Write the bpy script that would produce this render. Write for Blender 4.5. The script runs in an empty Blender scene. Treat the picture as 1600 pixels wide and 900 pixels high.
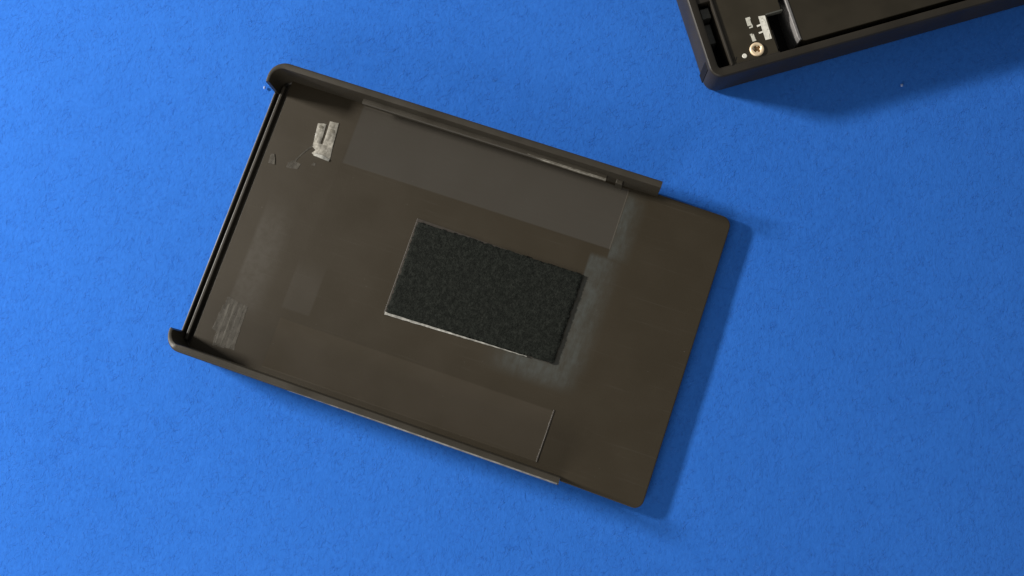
import bpy, bmesh, math, random
import numpy as np
from mathutils import Vector, Matrix

MM = 0.001
scene = bpy.context.scene
col = scene.collection
R = math.radians

# ------------------------------------------------------------------ camera
cam_data = bpy.data.cameras.new("camera")
cam_data.sensor_fit = 'HORIZONTAL'
cam_data.sensor_width = 36.0
cam_data.lens = 18.0 / math.tan(R(29.0))
cam_data.clip_start = 0.01
cam_data.clip_end = 20.0
cam = bpy.data.objects.new("camera", cam_data)
cam.location = (10.33 * MM, -36.27 * MM, 235.24 * MM)
cam.rotation_euler = (0.15283, 0.04389, 0.0)
cam_data.dof.use_dof = True
cam_data.dof.focus_distance = 0.236
cam_data.dof.aperture_fstop = 11.0
col.objects.link(cam)
scene.camera = cam

# ------------------------------------------------------------------ world and lamps (an indoor close-up)
world = bpy.data.worlds.new("World")
scene.world = world
world.use_nodes = True
bg = world.node_tree.nodes["Background"]
bg.inputs[0].default_value = (0.95, 0.97, 1.0, 1)
bg.inputs[1].default_value = 0.195


def area_lamp(name, az_from, elev, dist, size, power, color):
    """A window: az_from is the compass direction it shines from (degrees, +X = 0)."""
    l = bpy.data.lights.new(name, 'AREA')
    l.shape = 'RECTANGLE'
    l.size, l.size_y = size
    l.energy = power
    l.color = color
    o = bpy.data.objects.new(name, l)
    d = Vector((math.cos(R(az_from)) * math.cos(R(elev)), math.sin(R(az_from)) * math.cos(R(elev)), math.sin(R(elev))))
    o.location = d * dist
    o.rotation_euler = d.to_track_quat('Z', 'Y').to_euler()
    col.objects.link(o)
    return o


area_lamp("window_light", 159.0, 20.7, 0.70, (0.11, 0.05), 8.5, (1.0, 0.97, 0.93))
area_lamp("room_light", 243.0, 29.0, 0.45, (0.22, 0.16), 0.66, (1.0, 0.96, 0.90))

vs = scene.view_settings
vs.view_transform = 'Standard'
vs.look = 'None'
vs.exposure = 0.0
vs.gamma = 1.0
scene.render.engine = 'CYCLES'


# ------------------------------------------------------------------ node helpers
def new_mat(name):
    m = bpy.data.materials.new(name)
    m.use_nodes = True
    nt = m.node_tree
    for n in list(nt.nodes):
        nt.nodes.remove(n)
    out = nt.nodes.new('ShaderNodeOutputMaterial')
    b = nt.nodes.new('ShaderNodeBsdfPrincipled')
    nt.links.new(b.outputs[0], out.inputs[0])
    return m, nt, b


def node(nt, kind, **kw):
    n = nt.nodes.new(kind)
    for k, v in kw.items():
        setattr(n, k, v)
    return n


def noise(nt, vec, scale, detail=2.0, rough=0.5):
    n = node(nt, 'ShaderNodeTexNoise')
    n.inputs['Scale'].default_value = scale
    n.inputs['Detail'].default_value = detail
    n.inputs['Roughness'].default_value = rough
    if vec is not None:
        nt.links.new(vec, n.inputs['Vector'])
    return n.outputs['Fac']


def math_n(nt, op, a, b=None, clamp=False):
    n = node(nt, 'ShaderNodeMath', operation=op, use_clamp=clamp)
    for i, x in enumerate((a, b)):
        if x is None:
            continue
        if isinstance(x, (int, float)):
            n.inputs[i].default_value = x
        else:
            nt.links.new(x, n.inputs[i])
    return n.outputs[0]


def ramp(nt, fac, lo, hi, to_lo=0.0, to_hi=1.0, smooth=True):
    n = node(nt, 'ShaderNodeMapRange', clamp=True)
    n.interpolation_type = 'SMOOTHSTEP' if smooth else 'LINEAR'
    nt.links.new(fac, n.inputs['Value'])
    n.inputs['From Min'].default_value = lo
    n.inputs['From Max'].default_value = hi
    n.inputs['To Min'].default_value = to_lo
    n.inputs['To Max'].default_value = to_hi
    return n.outputs[0]


def mix_col(nt, fac, a, b, blend='MIX'):
    n = node(nt, 'ShaderNodeMix', data_type='RGBA', blend_type=blend)
    ins = [i for i in n.inputs if i.type == 'RGBA']
    if isinstance(fac, (int, float)):
        n.inputs[0].default_value = fac
    else:
        nt.links.new(fac, n.inputs[0])
    for sock, x in zip(ins, (a, b)):
        if isinstance(x, tuple):
            sock.default_value = x if len(x) == 4 else x + (1.0,)
        else:
            nt.links.new(x, sock)
    return [o for o in n.outputs if o.type == 'RGBA'][0]


def obj_coord_mm(nt):
    """Object coordinates in millimetres."""
    tc = node(nt, 'ShaderNodeTexCoord')
    v = node(nt, 'ShaderNodeVectorMath', operation='SCALE')
    v.inputs['Scale'].default_value = 1000.0
    nt.links.new(tc.outputs['Object'], v.inputs[0])
    return v.outputs[0]


def scale_vec(nt, vec, s):
    v = node(nt, 'ShaderNodeVectorMath', operation='MULTIPLY')
    nt.links.new(vec, v.inputs[0])
    v.inputs[1].default_value = s
    return v.outputs[0]


def bump(nt, bsdf, height, dist_mm, strength=1.0):
    b = node(nt, 'ShaderNodeBump')
    b.inputs['Strength'].default_value = strength
    b.inputs['Distance'].default_value = dist_mm * MM
    nt.links.new(height, b.inputs['Height'])
    nt.links.new(b.outputs[0], bsdf.inputs['Normal'])


def box_mask(nt, xyz, x0, x1, y0, y1, soft):
    x, y = xyz
    a = ramp(nt, x, x0 - soft[0], x0 + soft[0])
    b = ramp(nt, x, x1 - soft[1], x1 + soft[1], 1, 0)
    c = ramp(nt, y, y0 - soft[2], y0 + soft[2])
    d = ramp(nt, y, y1 - soft[3], y1 + soft[3], 1, 0)
    return math_n(nt, 'MULTIPLY', math_n(nt, 'MULTIPLY', a, b), math_n(nt, 'MULTIPLY', c, d))


# ------------------------------------------------------------------ materials
PLASTIC = (0.0372, 0.0280, 0.0148)


def plastic(name, colour=PLASTIC, rough=0.5, grain=0.03, spec=0.35):
    m, nt, b = new_mat(name)
    v = obj_coord_mm(nt)
    n1 = noise(nt, v, 0.12, 3)
    n2 = noise(nt, v, 6.0, 2)
    c = mix_col(nt, ramp(nt, n1, 0.3, 0.7), tuple(x * 0.90 for x in colour), tuple(x * 1.10 for x in colour))
    nt.links.new(c, b.inputs['Base Color'])
    nt.links.new(ramp(nt, n1, 0.3, 0.7, rough - 0.05, rough + 0.06), b.inputs['Roughness'])
    b.inputs['Specular IOR Level'].default_value = spec
    bump(nt, b, n2, grain)
    return m


def floor_plastic():
    """Inside of the cover: satin floor, finer finish in the recessed panels, cool reflections painted in."""
    m, nt, b = new_mat("cover_floor_plastic")
    v = obj_coord_mm(nt)
    sep = node(nt, 'ShaderNodeSeparateXYZ')
    nt.links.new(v, sep.inputs[0])
    x, y, z = sep.outputs
    n1 = noise(nt, v, 0.09, 3)
    n2 = noise(nt, v, 7.0, 2)
    n3 = noise(nt, v, 0.5, 4, 0.6)
    base = mix_col(nt, ramp(nt, n1, 0.3, 0.7), tuple(c * 0.97 for c in PLASTIC), tuple(c * 1.03 for c in PLASTIC))
    panel = mix_col(nt, ramp(nt, n1, 0.3, 0.7), (0.056, 0.0450, 0.0295), (0.060, 0.0480, 0.0320))
    panel = mix_col(nt, ramp(nt, y, -5.0, 5.0), panel, (0.062, 0.0545, 0.0430))  # upper panel greyer: its cool sheen is put into the colour
    recess = ramp(nt, z, 2.15, 2.195, 1, 0, False)
    c = mix_col(nt, recess, base, panel)
    # cool reflections painted as pale patches: beside panel end and foam pad's far corner
    sheen1 = box_mask(nt, (x, y), 35.25, 38.8, -44.0, 35.3, (0.25, 3.0, 2, 3))
    sheen1 = math_n(nt, 'MULTIPLY', sheen1, ramp(nt, y, 17.0, 19.5))
    sheen2 = box_mask(nt, (x, y), 17.5, 36.0, -17.0, -10.0, (6.0, 4.0, 2.2, 2.0))
    sheen3 = box_mask(nt, (x, y), 30.9, 37.2, -13.0, 18.0, (0.4, 3.5, 4.0, 0.8))
    h = math_n(nt, 'MAXIMUM', sheen1, math_n(nt, 'MAXIMUM', sheen2, sheen3))
    h = math_n(nt, 'MULTIPLY', h, ramp(nt, n3, 0.2, 0.75, 0.55, 1.0))
    sheen_n = noise(nt, scale_vec(nt, v, (1.0, 0.22, 1.0)), 0.7, 5, 0.65)
    h = math_n(nt, 'MULTIPLY', h, ramp(nt, sheen_n, 0.3, 0.65, 0.45, 0.9))
    c = mix_col(nt, h, c, (0.074, 0.080, 0.072))
    # lighter strip behind the left end, and a smaller lighter patch
    pale_strip = box_mask(nt, (x, y), -53.7, -46.2, -24.0, 2.3, (0.6, 3.0, 3.0, 8.0))
    pale_strip = math_n(nt, 'MULTIPLY', pale_strip, ramp(nt, n3, 0.25, 0.7, 0.4, 0.9))
    c = mix_col(nt, pale_strip, c, (0.062, 0.053, 0.039))
    pale_patch = box_mask(nt, (x, y), -40.1, -32.5, -20.3, -8.8, (0.3, 0.3, 0.4, 4.0))
    c = mix_col(nt, math_n(nt, 'MULTIPLY', pale_patch, 0.45), c, (0.058, 0.049, 0.036))
    # fine dust and rub marks
    vor = node(nt, 'ShaderNodeTexVoronoi')
    vor.inputs['Scale'].default_value = 0.42
    nt.links.new(v, vor.inputs['Vector'])
    dust = math_n(nt, 'MULTIPLY', ramp(nt, vor.outputs['Distance'], 0.035, 0.075, 1, 0), ramp(nt, n3, 0.5, 0.62))
    c = mix_col(nt, math_n(nt, 'MULTIPLY', dust, 0.35), c, (0.16, 0.15, 0.13))
    rub = noise(nt, scale_vec(nt, v, (0.05, 1.6, 1.0)), 1.0, 3, 0.6)
    c = mix_col(nt, ramp(nt, rub, 0.58, 0.78, 0.0, 0.18), c, (0.085, 0.075, 0.058))
    nt.links.new(c, b.inputs['Base Color'])
    r = math_n(nt, 'ADD', ramp(nt, n1, 0.3, 0.7, 0.50, 0.58), math_n(nt, 'MULTIPLY', recess, -0.16))
    nt.links.new(r, b.inputs['Roughness'])
    b.inputs['Specular IOR Level'].default_value = 0.35
    bump(nt, b, n2, 0.025)
    return m


def felt_material():
    m, nt, b = new_mat("blue_felt")
    v = obj_coord_mm(nt)
    big = noise(nt, v, 0.012, 3)
    mid = noise(nt, v, 0.16, 3)
    fib = noise(nt, scale_vec(nt, v, (1.0, 0.55, 1.0)), 1.3, 4, 0.65)
    fine = noise(nt, v, 4.0, 2)
    base = mix_col(nt, ramp(nt, fib, 0.33, 0.70), (0.029, 0.158, 0.610), (0.035, 0.184, 0.685))
    base = mix_col(nt, ramp(nt, mid, 0.35, 0.7, 0.0, 0.45), base, (0.027, 0.156, 0.605))
    base = mix_col(nt, ramp(nt, big, 0.35, 0.65, 0.0, 0.25), base, (0.039, 0.188, 0.660))
    nt.links.new(base, b.inputs['Base Color'])
    b.inputs['Roughness'].default_value = 1.0
    b.inputs['Specular IOR Level'].default_value = 0.05
    b.inputs['Sheen Weight'].default_value = 0.06
    b.inputs['Sheen Roughness'].default_value = 0.6
    b.inputs['Sheen Tint'].default_value = (0.3, 0.5, 1.0, 1)
    h = math_n(nt, 'ADD', fib, math_n(nt, 'MULTIPLY', fine, 0.35))
    h = math_n(nt, 'ADD', h, math_n(nt, 'MULTIPLY', mid, 0.8))
    bump(nt, b, h, 0.06)
    return m


def fuzz_material():
    m, nt, b = new_mat("blue_felt_fibre")
    a = node(nt, 'ShaderNodeAttribute', attribute_name="tone")
    c = mix_col(nt, a.outputs['Fac'], (0.025, 0.148, 0.555), (0.075, 0.265, 0.790))
    nt.links.new(c, b.inputs['Base Color'])
    b.inputs['Roughness'].default_value = 0.9
    b.inputs['Specular IOR Level'].default_value = 0.1
    return m


def foam_material():
    m, nt, b = new_mat("black_pile_fabric")
    v = obj_coord_mm(nt)
    n = noise(nt, v, 2.1, 5, 0.7)
    nb = noise(nt, v, 0.75, 4, 0.65)
    nm = math_n(nt, 'ADD', math_n(nt, 'MULTIPLY', n, 0.55), math_n(nt, 'MULTIPLY', nb, 0.45))
    c = mix_col(nt, ramp(nt, nm, 0.40, 0.68), (0.008, 0.0095, 0.0075), (0.027, 0.030, 0.0245))
    nt.links.new(c, b.inputs['Base Color'])
    b.inputs['Roughness'].default_value = 0.95
    b.inputs['Specular IOR Level'].default_value = 0.15
    bump(nt, b, n, 0.2)
    return m


def residue_glint_material(name, lo, hi, rough, scale, streak=(1.0, 0.08, 1.0), clear=None):
    m, nt, b = new_mat(name)
    v = obj_coord_mm(nt)
    n = noise(nt, scale_vec(nt, v, streak), scale, 4, 0.6)
    n2 = noise(nt, v, 1.6, 4, 0.6)
    f = math_n(nt, 'ADD', math_n(nt, 'MULTIPLY', n, 0.65), math_n(nt, 'MULTIPLY', n2, 0.35))
    c = mix_col(nt, ramp(nt, f, 0.36, 0.64), lo, hi)
    nt.links.new(c, b.inputs['Base Color'])
    b.inputs['Roughness'].default_value = rough
    bump(nt, b, f, 0.05)
    if clear:
        mx = node(nt, 'ShaderNodeMixShader'); tr = node(nt, 'ShaderNodeBsdfTransparent')
        n3 = noise(nt, scale_vec(nt, v, (1.0, 0.5, 1.0)), 0.8, 4, 0.6)
        nt.links.new(ramp(nt, n3, 0.3, 0.68, clear[0], clear[1]), mx.inputs[0])
        nt.links.new(tr.outputs[0], mx.inputs[1]); nt.links.new(b.outputs[0], mx.inputs[2])
        out = [q for q in nt.nodes if q.type == 'OUTPUT_MATERIAL'][0]
        nt.links.new(mx.outputs[0], out.inputs[0])
    return m


def simple(name, colour, rough, metal=0.0, spec=0.5, var=0.15, scale=1.5, grain=0.02):
    m, nt, b = new_mat(name)
    v = obj_coord_mm(nt)
    n = noise(nt, v, scale, 4, 0.6)
    c = mix_col(nt, ramp(nt, n, 0.3, 0.7), tuple(x * (1 - var) for x in colour), tuple(min(1, x * (1 + var)) for x in colour))
    nt.links.new(c, b.inputs['Base Color'])
    b.inputs['Roughness'].default_value = rough
    b.inputs['Metallic'].default_value = metal
    b.inputs['Specular IOR Level'].default_value = spec
    bump(nt, b, n, grain)
    return m


M = {
    'plastic': plastic("black_brown_plastic", (0.044, 0.0375, 0.027), rough=0.45),
    'floor': floor_plastic(),
    'felt': felt_material(),
    'fuzz': fuzz_material(),
    'foam': foam_material(),
    'backing': simple("brown_adhesive_tape", (0.050, 0.041, 0.031), 0.45),
    'glue': simple("clear_glue_edge_glint", (0.36, 0.35, 0.31), 0.3, scale=0.7, var=0.4),
    'tape': residue_glint_material("torn_clear_tape", (0.20, 0.185, 0.15), (0.50, 0.47, 0.40), 0.22, 0.45, (1.0, 0.22, 1.0), (0.62, 0.98)),
    'smear': residue_glint_material("adhesive_smear", (0.056, 0.048, 0.035), (0.110, 0.098, 0.076), 0.45, 1.2, (1.0, 0.07, 1.0), (0.6, 0.95)),
    'dim_tape': simple("cloudy_tape", (0.18, 0.165, 0.13), 0.3),
    'streak': residue_glint_material("adhesive_streaks", (0.075, 0.066, 0.050), (0.150, 0.136, 0.108), 0.45, 0.8, (1.0, 0.12, 1.0), (0.65, 0.95)),
    'rail_glint': residue_glint_material("rail_glint_paint", (0.085, 0.075, 0.055), (0.30, 0.28, 0.23), 0.4, 0.9, (0.3, 1.0, 1.0)),  # pale colour stands in for the rail's highlight
    'rim_glint': residue_glint_material("rim_glint_paint", (0.12, 0.11, 0.095), (0.26, 0.25, 0.22), 0.4, 0.35, (1.0, 1.0, 1.0)),  # pale colour stands in for the rim's highlight
    'shell': plastic("black_shell_plastic", (0.027, 0.0225, 0.016), 0.5),
    'dark': simple("black_cavity_plastic", (0.008, 0.007, 0.006), 0.7, spec=0.2),
    'board': plastic("dark_circuit_board", (0.037, 0.030, 0.018), 0.5, 0.01),
    'drive': plastic("dark_drive_cover", (0.031, 0.025, 0.015), 0.5, 0.01),
    'silver': simple("bare_drive_edge", (0.21, 0.20, 0.19), 0.6, 0.2),
    'ink': simple("white_print", (0.86, 0.83, 0.72), 0.6),
    'ink_dim': simple("worn_white_print", (0.66, 0.64, 0.54), 0.6),
    'brass': simple("copper_ring", (0.97, 0.72, 0.47), 0.42, 0.15),
    'recess': simple("brown_screw_recess", (0.26, 0.15, 0.06), 0.5, 0.4),
    'grey': simple("grey_connector", (0.085, 0.085, 0.072), 0.5),
    'lint': simple("pale_lint_and_speck", (0.30, 0.42, 0.72), 0.9),
}


# ------------------------------------------------------------------ mesh helpers (millimetres in, metres out)
def finish(bm, name, mat, parent=None, angle=35.0):
    bmesh.ops.recalc_face_normals(bm, faces=bm.faces[:])
    bmesh.ops.scale(bm, vec=(MM, MM, MM), verts=bm.verts[:])
    me = bpy.data.meshes.new(name)
    bm.to_mesh(me)
    bm.free()
    me.polygons.foreach_set('use_smooth', [True] * len(me.polygons))
    me.set_sharp_from_angle(angle=R(angle))
    me.materials.append(M[mat] if isinstance(mat, str) else mat)
    o = bpy.data.objects.new(name, me)
    col.objects.link(o)
    if parent is not None:
        o.parent = parent
    return o


def rounded(pts, radii, seg=6):
    """Round the corners of a closed polygon; radii is one number or one per corner."""
    n = len(pts)
    if isinstance(radii, (int, float)):
        radii = [radii] * n
    out = []
    for i in range(n):
        p = Vector(pts[i]); a = Vector(pts[i - 1]); b = Vector(pts[(i + 1) % n]); r = radii[i]
        if r <= 0:
            out.append((p.x, p.y))
            continue
        d1 = (a - p).normalized(); d2 = (b - p).normalized()
        half = d1.angle(d2) / 2
        t = r / math.tan(half)
        c = p + (d1 + d2).normalized() * (r / math.sin(half))
        s = p + d1 * t - c; e = p + d2 * t - c
        a0 = math.atan2(s.y, s.x); da = math.atan2(e.y, e.x) - a0
        while da > math.pi: da -= 2 * math.pi
        while da < -math.pi: da += 2 * math.pi
        for k in range(seg + 1):
            q = a0 + da * k / seg
            out.append((c.x + r * math.cos(q), c.y + r * math.sin(q)))
    return out


def prism_bm(poly, z0, z1, bevel=0.0, seg=2, bottom_bevel=None, bm=None):
    bm = bm or bmesh.new()
    lo = [bm.verts.new((x, y, z0)) for x, y in poly]
    hi = [bm.verts.new((x, y, z1)) for x, y in poly]
    n = len(poly)
    top = bm.faces.new(hi)
    bot = bm.faces.new(lo[::-1])
    for i in range(n):
        bm.faces.new((lo[i], lo[(i + 1) % n], hi[(i + 1) % n], hi[i]))
    bb = bottom_bevel if bottom_bevel is not None else 0.0
    if bb > 0:
        bmesh.ops.bevel(bm, geom=list(bot.edges), offset=bb, segments=3, profile=0.5, affect='EDGES')
    if bevel > 0:
        es = [e for e in bm.edges if all(abs(v.co.z - z1) < 1e-6 for v in e.verts) and len(e.link_faces) == 2
              and any(abs(f.normal.z) < 0.9 for f in e.link_faces)]
        for f in bm.faces: f.normal_update()
        es = [e for e in bm.edges if all(abs(v.co.z - z1) < 1e-6 for v in e.verts)]
        bmesh.ops.bevel(bm, geom=es, offset=bevel, segments=seg, profile=0.5, affect='EDGES')
    return bm


def prism(name, poly, z0, z1, mat, parent=None, bevel=0.0, bottom_bevel=None, seg=2, angle=12):
    return finish(prism_bm(poly, z0, z1, bevel, seg, bottom_bevel), name, mat, parent, angle)


def rect(x0, x1, y0, y1):
    return [(x0, y0), (x1, y0), (x1, y1), (x0, y1)]


def sweep_bm(path, profile, closed=False, width=None, inward=1, zs=None):
    """Sweep a closed profile (d, z) along a polyline; d is measured to the left of the path (x inward).
    width: thickness factor for each station."""
    bm = bmesh.new()
    n = len(path)
    P = [Vector(p) for p in path]
    rings = []
    for i in range(n):
        if closed:
            a, b = P[i - 1], P[(i + 1) % n]
        else:
            a, b = P[max(0, i - 1)], P[min(n - 1, i + 1)]
        d_in = (P[i] - a).normalized() if (P[i] - a).length > 1e-9 else None
        d_out = (b - P[i]).normalized() if (b - P[i]).length > 1e-9 else None
        d_in = d_in or d_out; d_out = d_out or d_in
        t = (d_in + d_out).normalized()
        nrm = Vector((-t.y, t.x)) * inward
        k = 1.0 / max(0.5, t.dot(d_in))
        w = 1.0 if width is None else width[i]
        rings.append([bm.verts.new((P[i].x + nrm.x * d * k * w, P[i].y + nrm.y * d * k * w, z * (1.0 if zs is None else zs[i]))) for d, z in profile])
    m = len(profile)
    for i in range(n if closed else n - 1):
        r0, r1 = rings[i], rings[(i + 1) % n]
        for j in range(m):
            bm.faces.new((r0[j], r0[(j + 1) % m], r1[(j + 1) % m], r1[j]))
    if not closed:
        bm.faces.new(rings[0]); bm.faces.new(rings[-1][::-1])
    return bm


def empty(name, loc, rz, label, cat):
    o = bpy.data.objects.new(name, None)
    o.location = (loc[0] * MM, loc[1] * MM, 0)
    o.rotation_euler = (0, 0, R(rz))
    o.empty_display_size = 0.02
    o['label'] = label; o['category'] = cat
    col.objects.link(o)
    return o


# ------------------------------------------------------------------ the felt
def build_felt():
    rng = np.random.default_rng(4)
    nx, ny = 220, 150
    xs = np.linspace(-330, 330, nx); ys = np.linspace(-225, 225, ny)
    X, Y = np.meshgrid(xs, ys)
    und = lambda X, Y: -0.32 + 0.16 * np.sin(X * 0.043 + 0.6 * np.sin(Y * 0.03)) * np.sin(Y * 0.037 + 1.0) + 0.05 * np.sin(X * 0.11 + Y * 0.07)
    Z = und(X, Y) + 0.025 * rng.standard_normal(X.shape)
    verts = np.stack([X, Y, Z], -1).reshape(-1, 3) * MM
    idx = np.arange(nx * ny).reshape(ny, nx)
    faces = np.stack([idx[:-1, :-1], idx[:-1, 1:], idx[1:, 1:], idx[1:, :-1]], -1).reshape(-1, 4)
    me = bpy.data.meshes.new("felt_cloth")
    me.from_pydata(verts.tolist(), [], faces.tolist())
    me.polygons.foreach_set('use_smooth', [True] * len(me.polygons))
    me.materials.append(M['felt'])
    o = bpy.data.objects.new("felt_cloth", me)
    col.objects.link(o)
    o['kind'] = 'structure'
    o['label'] = 'flat blue felt cloth under both black parts'
    # loose surface fibres, far too many to count
    n = 90000
    x = rng.uniform(-155, 150, n); y = rng.uniform(-88, 96, n)
    ang = rng.normal(1.05, 0.7, n)
    ln = rng.uniform(0.6, 2.4, n); w = rng.uniform(0.03, 0.065, n)
    bend = rng.normal(0, 0.5, n); lift = rng.uniform(0.02, 0.13, n)
    d = np.stack([np.cos(ang), np.sin(ang)], -1); d2 = np.stack([np.cos(ang + bend), np.sin(ang + bend)], -1)
    p0 = np.stack([x, y], -1); p1 = p0 + d * (ln * .5)[:, None]; p2 = p1 + d2 * (ln * .5)[:, None]
    nr = np.stack([-d[:, 1], d[:, 0]], -1) * (w * .5)[:, None]
    z0 = und(x, y) - 0.02; z1 = z0 + 0.02 + lift; z2 = z0 + 0.02 + lift * rng.uniform(0.2, 1.2, n)
    V = np.empty((n, 5, 3))
    V[:, 0, :2] = p0 - nr; V[:, 1, :2] = p0 + nr; V[:, 2, :2] = p1 + nr; V[:, 3, :2] = p1 - nr; V[:, 4, :2] = p2
    V[:, 0, 2] = z0; V[:, 1, 2] = z0; V[:, 2, 2] = z1; V[:, 3, 2] = z1; V[:, 4, 2] = z2
    me2 = bpy.data.meshes.new("felt_fuzz")
    me2.vertices.add(n * 5)
    me2.vertices.foreach_set('co', (V.reshape(-1) * MM))
    b = np.arange(n) * 5
    quads = np.stack([b, b + 3, b + 2, b + 1], -1); tris = np.stack([b + 3, b + 4, b + 2], -1)
    loops = np.concatenate([quads, tris], 1).reshape(-1)
    me2.loops.add(len(loops)); me2.loops.foreach_set('vertex_index', loops.astype(np.int32))
    me2.polygons.add(2 * n)
    starts = np.stack([np.arange(n) * 7, np.arange(n) * 7 + 4], -1).reshape(-1)
    me2.polygons.foreach_set('loop_start', starts.astype(np.int32))
    at = me2.attributes.new("tone", 'FLOAT', 'POINT')
    at.data.foreach_set('value', np.repeat(np.clip(rng.normal(0.36, 0.18, n) + 0.6 * (rng.random(n) < 0.02), 0, 1), 5).astype(np.float32))
    me2.update(calc_edges=True)
    me2.materials.append(M['fuzz'])
    f = bpy.data.objects.new("felt_fuzz", me2)
    f.parent = o
    f['kind'] = 'stuff'
    col.objects.link(f)


build_felt()

# ------------------------------------------------------------------ the cover (local x 0..125 from the notched end, y across)
OX = 62.5
cover = empty("enclosure_cover", (-14.81, 1.39), -18.845,
              "open black plastic enclosure cover lying inside up, with a black foam pad at its middle", "plastic cover")


def W(pts):
    """cover coordinates (x from the notched end) to coordinates about the cover's middle"""
    return [(x - OX, y) for x, y in pts]


def S(pts):
    """the same for what lies on the floor, with the measured scale correction"""
    return [(1.0115 * x - 1.44 - OX, y + 0.011 * (y + 36.0)) for x, y in pts]


H = 11.0
FLOOR = 2.2


def build_floor():
    outline = rounded(W([(3.2, -38.1), (104.0, -38.1), (104.0, -38.75), (125, -39.1), (125, 38.0), (105.2, 38.35), (105.0, 38.1), (3.2, 38.1)]),
                      [0, 0, 0, 2.4, 2.6, 0, 0, 0], 8)
    bm = prism_bm(outline, 0.2, FLOOR, bevel=0.28, seg=3, bottom_bevel=0.7)
    plate = finish(bm, "floor_plate", 'floor', cover)

    def cutter(poly_top, inset):
        """a tapered plug that sinks a recess; inset: how far each side slopes (one per edge: bottom,right,top,left)"""
        (x0, y0), (x1, y1) = poly_top
        b = bmesh.new()
        zt, zb = FLOOR + 0.06, FLOOR - 0.06
        k = (zt - zb) / 0.06
        t = [(x0, y0), (x1, y0), (x1, y1), (x0, y1)]
        q = [(x0 + inset[3] * k, y0 + inset[0] * k), (x1 - inset[1] * k, y0 + inset[0] * k),
             (x1 - inset[1] * k, y1 - inset[2] * k), (x0 + inset[3] * k, y1 - inset[2] * k)]
        lo = [b.verts.new((x, y, zb)) for x, y in S(q)]
        hi = [b.verts.new((x, y, zt)) for x, y in S(t)]
        b.faces.new(hi); b.faces.new(lo[::-1])
        for i in range(4):
            b.faces.new((lo[i], lo[(i + 1) % 4], hi[(i + 1) % 4], hi[i]))
        return finish(b, "recess_cutter", 'floor', cover)

    cuts = [cutter(((24.3, 19.4), (98.2, 36.6)), (0.4, 0.2, 0.3, 0.6)),
            cutter(((23.4, -36.6), (97.75, -22.4)), (0.3, 0.3, 0.5, 0.6))]
    for c in cuts:
        md = plate.modifiers.new("recess", 'BOOLEAN')
        md.operation = 'DIFFERENCE'; md.solver = 'EXACT'; md.object = c
    bpy.context.view_layer.update()
    dg = bpy.context.evaluated_depsgraph_get()
    me = bpy.data.meshes.new_from_object(plate.evaluated_get(dg))
    plate.modifiers.clear()
    plate.data = me
    me.name = "floor_plate"
    me.materials.clear(); me.materials.append(M['floor'])
    me.polygons.foreach_set('material_index', [0] * len(me.polygons))
    me.set_sharp_from_angle(angle=R(8))
    for c in cuts:
        d = c.data
        bpy.data.objects.remove(c); bpy.data.meshes.remove(d)


build_floor()

# the two long walls, each curling round its corner at the notched end
TW = 1.85
wall_profile = [(1.3, 0.0), (0.6, 0.15), (0.15, 0.7), (0.0, 1.5), (0.0, H - 0.55), (0.10, H - 0.22), (0.32, H - 0.04), (0.55, H),
                (TW - 0.30, H), (TW - 0.08, H - 0.08), (TW, H - 0.3), (TW, 1.2), (TW + 0.35, 1.0), (TW + 0.35, 0.3)]


def wall_path(sign, x_end, ear):
    pts = []
    r = 4.6
    pts.append((0.12, ear)); pts.append((0.03, (ear + 34.7) / 2))
    for k in range(0, 15):
        a = math.pi - (math.pi / 2) * k / 14
        pts.append((r + r * math.cos(a), 39.4 - r + r * math.sin(a)))
    for x in (8, 14, 24.5, 45, 65, 85, x_end - 0.35):
        pts.append((x, 39.4))
    w = []
    for x, y in pts:
        w.append(0.52 + 0.48 * min(1.0, max(0.0, (x + (y - ear) * 0.35) / 6.5)))
    return [(x - OX, sign * y) for x, y in pts], w


p, w = wall_path(1, 105.3, 33.0)
finish(sweep_bm(p, wall_profile, width=w, inward=-1), "side_wall", 'plastic', cover)
p, w = wall_path(-1, 104.0, 34.2)
finish(sweep_bm(p, wall_profile, width=w, inward=1, zs=[min(1.0, 0.92 + 0.08 * max(0.0, (x + OX) / 3.0)) for x, y in p]), "side_wall", 'plastic', cover)

# slide rail under the upper wall's rim
RZ = 2.0
rail_prof = [(0, 3.3 + RZ), (1.35, 3.3 + RZ), (1.5, 3.45 + RZ), (1.5, 4.75 + RZ), (1.22, 5.02 + RZ), (0, 5.05 + RZ)]
finish(sweep_bm(W([(24.8, 37.7), (58, 37.7), (91.2, 37.7)]), rail_prof, inward=-1), "slide_rail", 'plastic', cover)
prism("rail_stop", W(rect(93.8, 95.6, 36.5, 37.7)), 2.0, 6.6, 'plastic', cover, bevel=0.2)
# painted highlight: pale strip along the rail's edge
rail_glint_prof = [(1.02, 5.045), (1.30, 4.995), (1.53, 4.76), (1.56, 4.3), (1.48, 4.3), (1.2, 4.9)]
n_st = 24
rail_glint_prof = [(d, z + RZ) for d, z in rail_glint_prof]
pth = W([(70.2 + 21.0 * i / (n_st - 1), 37.7) for i in range(n_st)])
finish(sweep_bm(pth, [(d, z) for d, z in rail_glint_prof], inward=-1, width=[0.955 + 0.045 * min(1, i / 12) for i in range(n_st)]), "rail_glint_strip", 'rail_glint', cover)
# painted highlight: pale strip on the outer edge of the near wall's rim
rim_glint_prof = [(-0.02, H - 0.62), (0.085, H - 0.205), (0.31, H - 0.02), (0.42, H + 0.003), (0.42, H - 0.2), (0.2, H - 0.5)]
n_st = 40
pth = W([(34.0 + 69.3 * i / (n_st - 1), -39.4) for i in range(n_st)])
finish(sweep_bm(pth, rim_glint_prof, width=[0.35 + 0.65 * min(1, i / 16) for i in range(n_st)]), "rim_glint_strip", 'rim_glint', cover)

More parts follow.
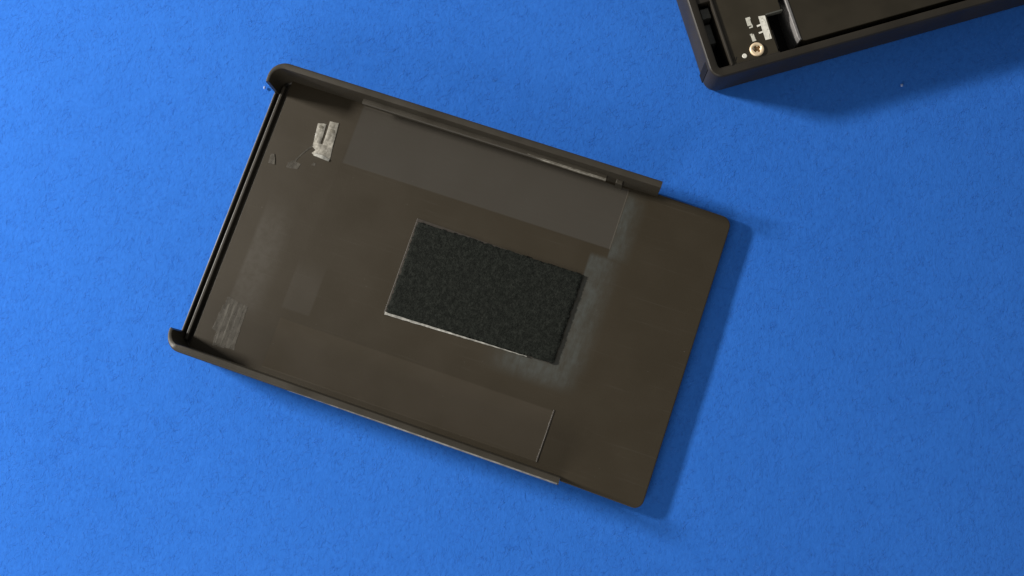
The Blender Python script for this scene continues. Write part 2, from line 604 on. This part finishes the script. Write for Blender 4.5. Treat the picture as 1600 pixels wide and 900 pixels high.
# notched end: base strip, thin outer lip, locking rib, with black grooves between
prism("end_strip", W(rounded([(0.25, -34.6), (0.25, -38.4), (3.3, -38.4), (3.3, 38.3), (0.25, 38.3), (0.25, 33.4)], [0, 3.4, 0, 0, 3.4, 0], 5)), 0.25, 0.85, 'plastic', cover)
prism("end_lip", W(rect(0.12, 0.72, -34.3, 33.0)), 0.3, 3.1, 'plastic', cover, bevel=0.2)
prism("locking_rib", W(rect(1.5, 2.3, -36.0, 35.4)), 0.8, 2.75, 'plastic', cover, bevel=0.18)


def foam_pad():
    rng = random.Random(7)
    corners = [(49.55, -13.3), (93.55, -12.0), (93.75, 11.55), (49.4, 11.4)]
    nx, ny = 130, 72
    bm = bmesh.new()
    top = []
    for j in range(ny + 1):
        row = []
        v = j / ny
        for i in range(nx + 1):
            u = i / nx
            ax = corners[0][0] * (1 - u) * (1 - v) + corners[1][0] * u * (1 - v) + corners[2][0] * u * v + corners[3][0] * (1 - u) * v
            ay = corners[0][1] * (1 - u) * (1 - v) + corners[1][1] * u * (1 - v) + corners[2][1] * u * v + corners[3][1] * (1 - u) * v
            edge = min(u * nx, (1 - u) * nx, v * ny, (1 - v) * ny)
            z = 2.82 + rng.gauss(0, 0.03) - (0.16 if edge < 0.5 else 0.05 if edge < 1.5 else 0)
            sg = 0.13 if edge < 0.5 else 0.06
            jx, jy = rng.gauss(0, sg), rng.gauss(0, sg)
            (sx, sy), = S([(ax, ay)])
            row.append(bm.verts.new((sx + jx, sy + jy, z)))
        top.append(row)
    for j in range(ny):
        for i in range(nx):
            bm.faces.new((top[j][i], top[j][i + 1], top[j + 1][i + 1], top[j + 1][i]))
    ring = top[0][:] + [top[j][nx] for j in range(1, ny + 1)] + top[ny][nx - 1::-1] + [top[j][0] for j in range(ny - 1, 0, -1)]
    low = [bm.verts.new((v.co.x, v.co.y, 2.25)) for v in ring]
    m = len(ring)
    for i in range(m):
        bm.faces.new((ring[i], low[i], low[(i + 1) % m], ring[(i + 1) % m]))
    bm.faces.new(low)
    pad = finish(bm, "foam_pad", 'foam', cover, 60)
    pad['label'] = 'black fuzzy foam pad stuck to the cover floor'
    prism("tape_backing", S([(49.0, -13.5), (93.3, -12.2), (93.5, 11.3), (48.85, 12.2)]), 2.21, 2.34, 'backing', pad, bevel=0.05)
    # squeezed-out glue along the near edge, its highlight put into a pale colour
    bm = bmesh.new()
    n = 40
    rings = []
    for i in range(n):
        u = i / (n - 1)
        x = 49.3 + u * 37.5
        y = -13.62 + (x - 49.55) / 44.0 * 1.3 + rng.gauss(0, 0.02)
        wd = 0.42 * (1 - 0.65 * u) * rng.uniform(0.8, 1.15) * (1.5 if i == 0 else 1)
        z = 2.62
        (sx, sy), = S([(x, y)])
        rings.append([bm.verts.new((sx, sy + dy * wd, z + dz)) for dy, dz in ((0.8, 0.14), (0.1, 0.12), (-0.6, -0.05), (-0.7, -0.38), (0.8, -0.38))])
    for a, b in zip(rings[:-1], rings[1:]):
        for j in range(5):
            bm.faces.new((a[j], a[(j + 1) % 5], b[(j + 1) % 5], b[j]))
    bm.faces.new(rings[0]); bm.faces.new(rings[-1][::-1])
    finish(bm, "glue_glint_edge", 'glue', pad)


foam_pad()


def ragged(poly, step, amp, seed):
    """Break a polygon's edges into short uneven steps."""
    rng = random.Random(seed)
    out = []
    for i in range(len(poly)):
        a = Vector(poly[i]); b = Vector(poly[(i + 1) % len(poly)])
        n = max(1, int((b - a).length / step))
        for k in range(n):
            q = a.lerp(b, k / n)
            out.append((q.x + rng.uniform(-amp, amp), q.y + rng.uniform(-amp, amp)))
    return out


def residue(name, poly, mat, z1=0.10, step=0.9, amp=0.10, seed=1, z0=FLOOR - 0.05, parent=cover):
    return prism(name, S(ragged(poly, step, amp, seed)), z0, FLOOR + z1, mat, parent, bevel=0.05, seg=1)


# torn clear tape in the upper corner: two strips, the bridge joining them, a curled tail and two scraps
def smooth_piece(name, poly, rad, mat, z1, parent=cover):
    return prism(name, S(rounded(poly, rad, 4)), FLOOR - 0.05, FLOOR + z1, mat, parent, bevel=0.04, seg=2, angle=40)


t = smooth_piece("torn_tape", [(16.0, 22.9), (17.95, 22.9), (17.8, 25.4), (17.55, 28.5), (16.5, 28.35), (15.3, 28.0), (15.7, 25.0)], 0.08, 'tape', 0.10)
t['label'] = 'torn strip of pale clear tape'
smooth_piece("torn_tape", [(18.5, 22.9), (21.25, 22.9), (21.0, 26.2), (20.55, 29.75), (19.6, 29.6), (18.15, 29.5), (18.4, 26.0)], 0.08, 'tape', 0.12)
smooth_piece("tape_bridge", [(16.5, 19.9), (17.6, 19.5), (21.4, 19.2), (21.75, 19.9), (21.3, 23.0), (15.95, 23.0), (16.1, 21.6), (17.3, 21.0)], 0.12, 'tape', 0.08)
smooth_piece("tape_fold", [(17.2, 19.45), (21.6, 19.15), (21.75, 19.7), (19.6, 20.25), (17.4, 20.1)], 0.15, 'glue', 0.22)
smooth_piece("tape_spot", [(15.7, 26.9), (17.2, 26.9), (17.1, 27.7), (15.9, 27.7)], 0.3, 'dim_tape', 0.14)
smooth_piece("tape_spot", [(18.9, 26.7), (20.5, 26.7), (20.3, 27.6), (19.0, 27.6)], 0.3, 'dim_tape', 0.16)
tail = []
for k in range(14):
    u = k / 13
    tail.append((16.25 - 3.3 * u - 0.35 * math.sin(u * math.pi), 21.9 - 5.9 * u))
tw_ = [0.34 - 0.16 * math.sin(math.pi * k / 13) for k in range(14)]
finish(sweep_bm(S(tail), [(-1, FLOOR - 0.05), (1, FLOOR - 0.05), (0.8, FLOOR + 0.05), (-0.8, FLOOR + 0.12)], width=tw_), "tape_tail", 'streak', cover)
residue("tape_scrap", [(11.4, 14.2), (14.6, 14.6), (15.0, 16.2), (12.6, 16.6), (11.6, 15.6)], 'smear', 0.05, seed=6)
residue("tape_scrap", [(6.7, 13.9), (8.4, 14.1), (8.0, 15.4), (7.4, 16.7), (6.6, 16.4)], 'smear', 0.14, seed=7)
residue("tape_scrap", [(17.6, 16.7), (18.7, 16.9), (18.6, 17.8), (17.8, 17.7)], 'smear', 0.04, seed=8)
# streaky adhesive patch in the lower corner
a = residue("adhesive_patch", [(9.4, -22.3), (15.3, -23.1), (16.0, -34.6), (10.4, -35.2), (9.9, -32.0), (8.5, -31.2), (8.7, -29.0)], 'smear', 0.03, 0.9, 0.22, 9)
a['label'] = 'streaky grey adhesive patch in the lower corner'
for k, (x0, x1) in enumerate(((10.6, 11.0), (12.1, 12.5), (13.6, 14.8))):
    residue("adhesive_streak", [(x0 - 0.3, -24.0), (x1 - 0.3, -24.1), (x1, -34.6), (x0, -34.5)], 'streak', 0.055, 0.9, 0.06, 20 + k)
# bead where the lower panel ends
residue("moulding_line", [(97.2, -36.2), (97.55, -36.2), (97.65, -22.8), (97.35, -22.8)], 'backing', 0.10, 1.5, 0.03, 31)

# ------------------------------------------------------------------ the drive enclosure, running out of the picture
encl = empty("drive_enclosure", (51.28, 51.11), 15.45,
             "thick black drive enclosure with a brass screw, cut off by the upper right corner", "drive enclosure")
encl.scale = (1.012, 1.012, 1.0)
EH = 10.9
enc_prof = [(2.3, 0.0), (1.0, 0.0), (0.35, 0.25), (0.05, 1.0), (0.0, 2.0), (0.0, EH - 0.6), (0.12, EH - 0.25), (0.4, EH),
            (1.9, EH), (2.15, EH - 0.1), (2.25, EH - 0.3), (2.25, 0.6)]
base = rounded(rect(0, 125, 0, 79), 3.4, 9)
finish(sweep_bm(base, enc_prof, closed=True), "shell_wall", 'shell', encl)
prism("shell_base", rounded(rect(1.2, 123.8, 1.2, 77.8), 2, 4), 0.15, 1.4, 'dark', encl)
prism("corner_notch", rect(-0.14, 0.6, 3.4, 5.6), 0.4, 9.2, 'dark', encl, bevel=0.1)
# board holder with its notch and the slot along the short side
prism("circuit_board", [(6.1, 2.1), (18.0, 2.1), (18.0, 13.0), (22.0, 13.0), (22.0, 60), (6.1, 60)], 8.7, 10.3, 'board', encl, bevel=0.15)
prism("board_ridge", rect(5.55, 6.15, 2.4, 60.0), 1.4, 10.75, 'shell', encl, bevel=0.15)
prism("slot_end", rect(2.1, 6.0, 20.4, 60), 1.4, 10.45, 'shell', encl, bevel=0.15)
prism("corner_fill", rect(2.0, 18.2, 1.9, 2.6), 1.4, 10.6, 'shell', encl, bevel=0.12)
conn = prism("connector_block", rect(2.9, 5.2, 16.8, 19.6), 1.4, 8.6, 'grey', encl, bevel=0.2)
prism("connector_block", rect(2.6, 4.9, 10.6, 16.0), 1.4, 6.6, 'grey', encl, bevel=0.2)
# board edge highlight and step below the notch
prism("board_step", rect(18.1, 19.6, 4.6, 10.0), 1.4, 6.8, 'shell', encl, bevel=0.2)
prism("board_lip", rounded([(17.9, 12.75), (22.3, 12.75), (22.3, 13.15), (17.9, 13.15)], 0.15, 3), 9.0, 10.42, 'grey', encl, bevel=0.1)
# the drive itself with its bare metal edge
dpoly = rounded(rect(24.2, 122, 3.75, 75), [1.6, 1.6, 1.6, 1.6], 6)
drv = prism("drive", dpoly, 1.45, 9.9, 'drive', encl, bevel=0.15)
prism("metal_edge", [(23.75, 5.0), (24.0, 4.2), (24.65, 4.3), (24.6, 5.2), (24.6, 74), (23.75, 74)], 1.45, 10.05, 'silver', drv, bevel=0.25, seg=3)


def screw():
    cx, cy = 12.95, 4.75
    ring = [(cx + 1.8 * math.cos(2 * math.pi * k / 40), cy + 1.8 * math.sin(2 * math.pi * k / 40)) for k in range(40)]
    s = prism("screw", ring, 10.1, 10.75, 'brass', encl, bevel=0.35, seg=3)
    cross = []
    for k in range(4):
        a = k * math.pi / 2 + 0.5
        d = Vector((math.cos(a), math.sin(a))); n = Vector((-d.y, d.x))
        p0 = Vector((cx, cy))
        for q in (p0 + d * 0.98 - n * 0.33, p0 + d * 0.98 + n * 0.33, p0 + d * 0.42 + n * 0.40):
            cross.append((q.x, q.y))
    # cut the cross into the head
    c = prism("cross_cutter", cross, 10.45, 11.2, 'recess')
    md = s.modifiers.new("cross", 'BOOLEAN'); md.operation = 'DIFFERENCE'; md.solver = 'EXACT'; md.object = c
    mw = c.matrix_world
    c.parent = encl
    bpy.context.view_layer.update()
    dg = bpy.context.evaluated_depsgraph_get()
    me = bpy.data.meshes.new_from_object(s.evaluated_get(dg))
    s.modifiers.clear(); s.data = me; me.name = "screw"
    me.materials.clear(); me.materials.append(M['brass'])
    me.polygons.foreach_set('material_index', [0] * len(me.polygons))
    d = c.data
    bpy.data.objects.remove(c); bpy.data.meshes.remove(d)
    prism("cross_recess", [(cx + (x - cx) * 0.96, cy + (y - cy) * 0.96) for x, y in cross], 10.2, 10.50, 'recess', s)
    s['label'] = 'brass coloured cross head screw'


screw()
dot = [(9.55 + 0.62 * math.cos(2 * math.pi * k / 20), 3.98 + 0.62 * math.sin(2 * math.pi * k / 20)) for k in range(20)]
prism("solder_dot", dot, 10.2, 10.42, 'ink', encl, bevel=0.12)

# white print on the board: two short words and a component outline with two ticks (too small to read)
Z0, Z1 = 10.25, 10.325


def ink(name, polys, mat, z=Z1):
    bm = bmesh.new()
    for k, q in enumerate(polys):
        prism_bm(q, Z0 - k * 0.004, z + k * 0.004, bm=bm)
    return finish(bm, name, mat, encl)


def stroke(x0, y0, x1, y1, w):
    d = Vector((x1 - x0, y1 - y0)).normalized(); n = Vector((-d.y, d.x)) * (w / 2)
    return [(x0 - n.x, y0 - n.y), (x1 - n.x, y1 - n.y), (x1 + n.x, y1 + n.y), (x0 + n.x, y0 + n.y)]


ink("board_print", [rect(12.72, 13.92, 12.9, 13.5), stroke(12.85, 12.9, 12.8, 11.3, 0.28), stroke(13.55, 12.9, 13.5, 11.3, 0.42),
                    rect(12.68, 13.8, 11.25, 11.62), rect(13.0, 13.5, 11.3, 12.95), stroke(12.9, 10.72, 13.8, 10.78, 0.34), stroke(13.72, 10.8, 13.75, 11.3, 0.28)], 'ink_dim')
ink("board_print", [rect(12.5, 13.1, 8.75, 9.1), stroke(12.75, 9.0, 12.8, 7.1, 0.34), stroke(13.3, 8.9, 13.35, 7.0, 0.3),
                    rect(12.6, 13.55, 7.0, 7.45), rect(12.7, 13.4, 7.2, 8.6)], 'ink_dim')
lab = ink("board_label", [[(15.8, 6.5), (17.42, 6.45), (17.5, 9.3), (17.62, 12.8), (15.95, 13.0), (15.85, 10.0)],
                          stroke(14.85, 10.6, 15.95, 10.75, 0.45), stroke(14.75, 8.72, 15.9, 8.85, 0.42)], 'ink')
lab['label'] = 'white printed label block with two ticks'
ink("label_mark", [stroke(17.15, 10.9, 17.0, 12.0, 0.14), rect(16.3, 16.75, 11.4, 11.55), rect(16.4, 17.0, 12.2, 12.32), rect(16.9, 17.3, 9.0, 9.12),
                   stroke(16.9, 6.9, 17.05, 7.9, 0.12)], 'ink_dim', Z1 + 0.02)
ink("board_scratch", [stroke(6.6, 3.6, 7.0, 4.4, 0.16), stroke(7.0, 3.4, 7.6, 4.3, 0.16)], 'dark', Z1)


# ------------------------------------------------------------------ lint and pale speck on the felt
def lint(x, y, r, seed, label):
    rng = random.Random(seed)
    bm = bmesh.new()
    bmesh.ops.create_icosphere(bm, subdivisions=2, radius=1.0)
    for v in bm.verts:
        v.co = Vector((v.co.x * r * 0.8, v.co.y * r * 1.2, v.co.z * r * 0.5)) * rng.uniform(0.75, 1.15)
    o = finish(bm, "pale_speck", 'lint', None, 80)
    o.location = (x * MM, y * MM, r * 0.3 * MM)
    o['label'] = label; o['category'] = 'lint'; o['group'] = 'lint and pale specks on the felt'


lint(102.1, 53.0, 0.42, 1, "pale lint speck on blue felt at the shadow edge of the drive enclosure")
lint(-66.9, 55.2, 0.42, 2, "tiny pale speck beside the cover's upper notched corner")  # small pale blob on the felt by the corner
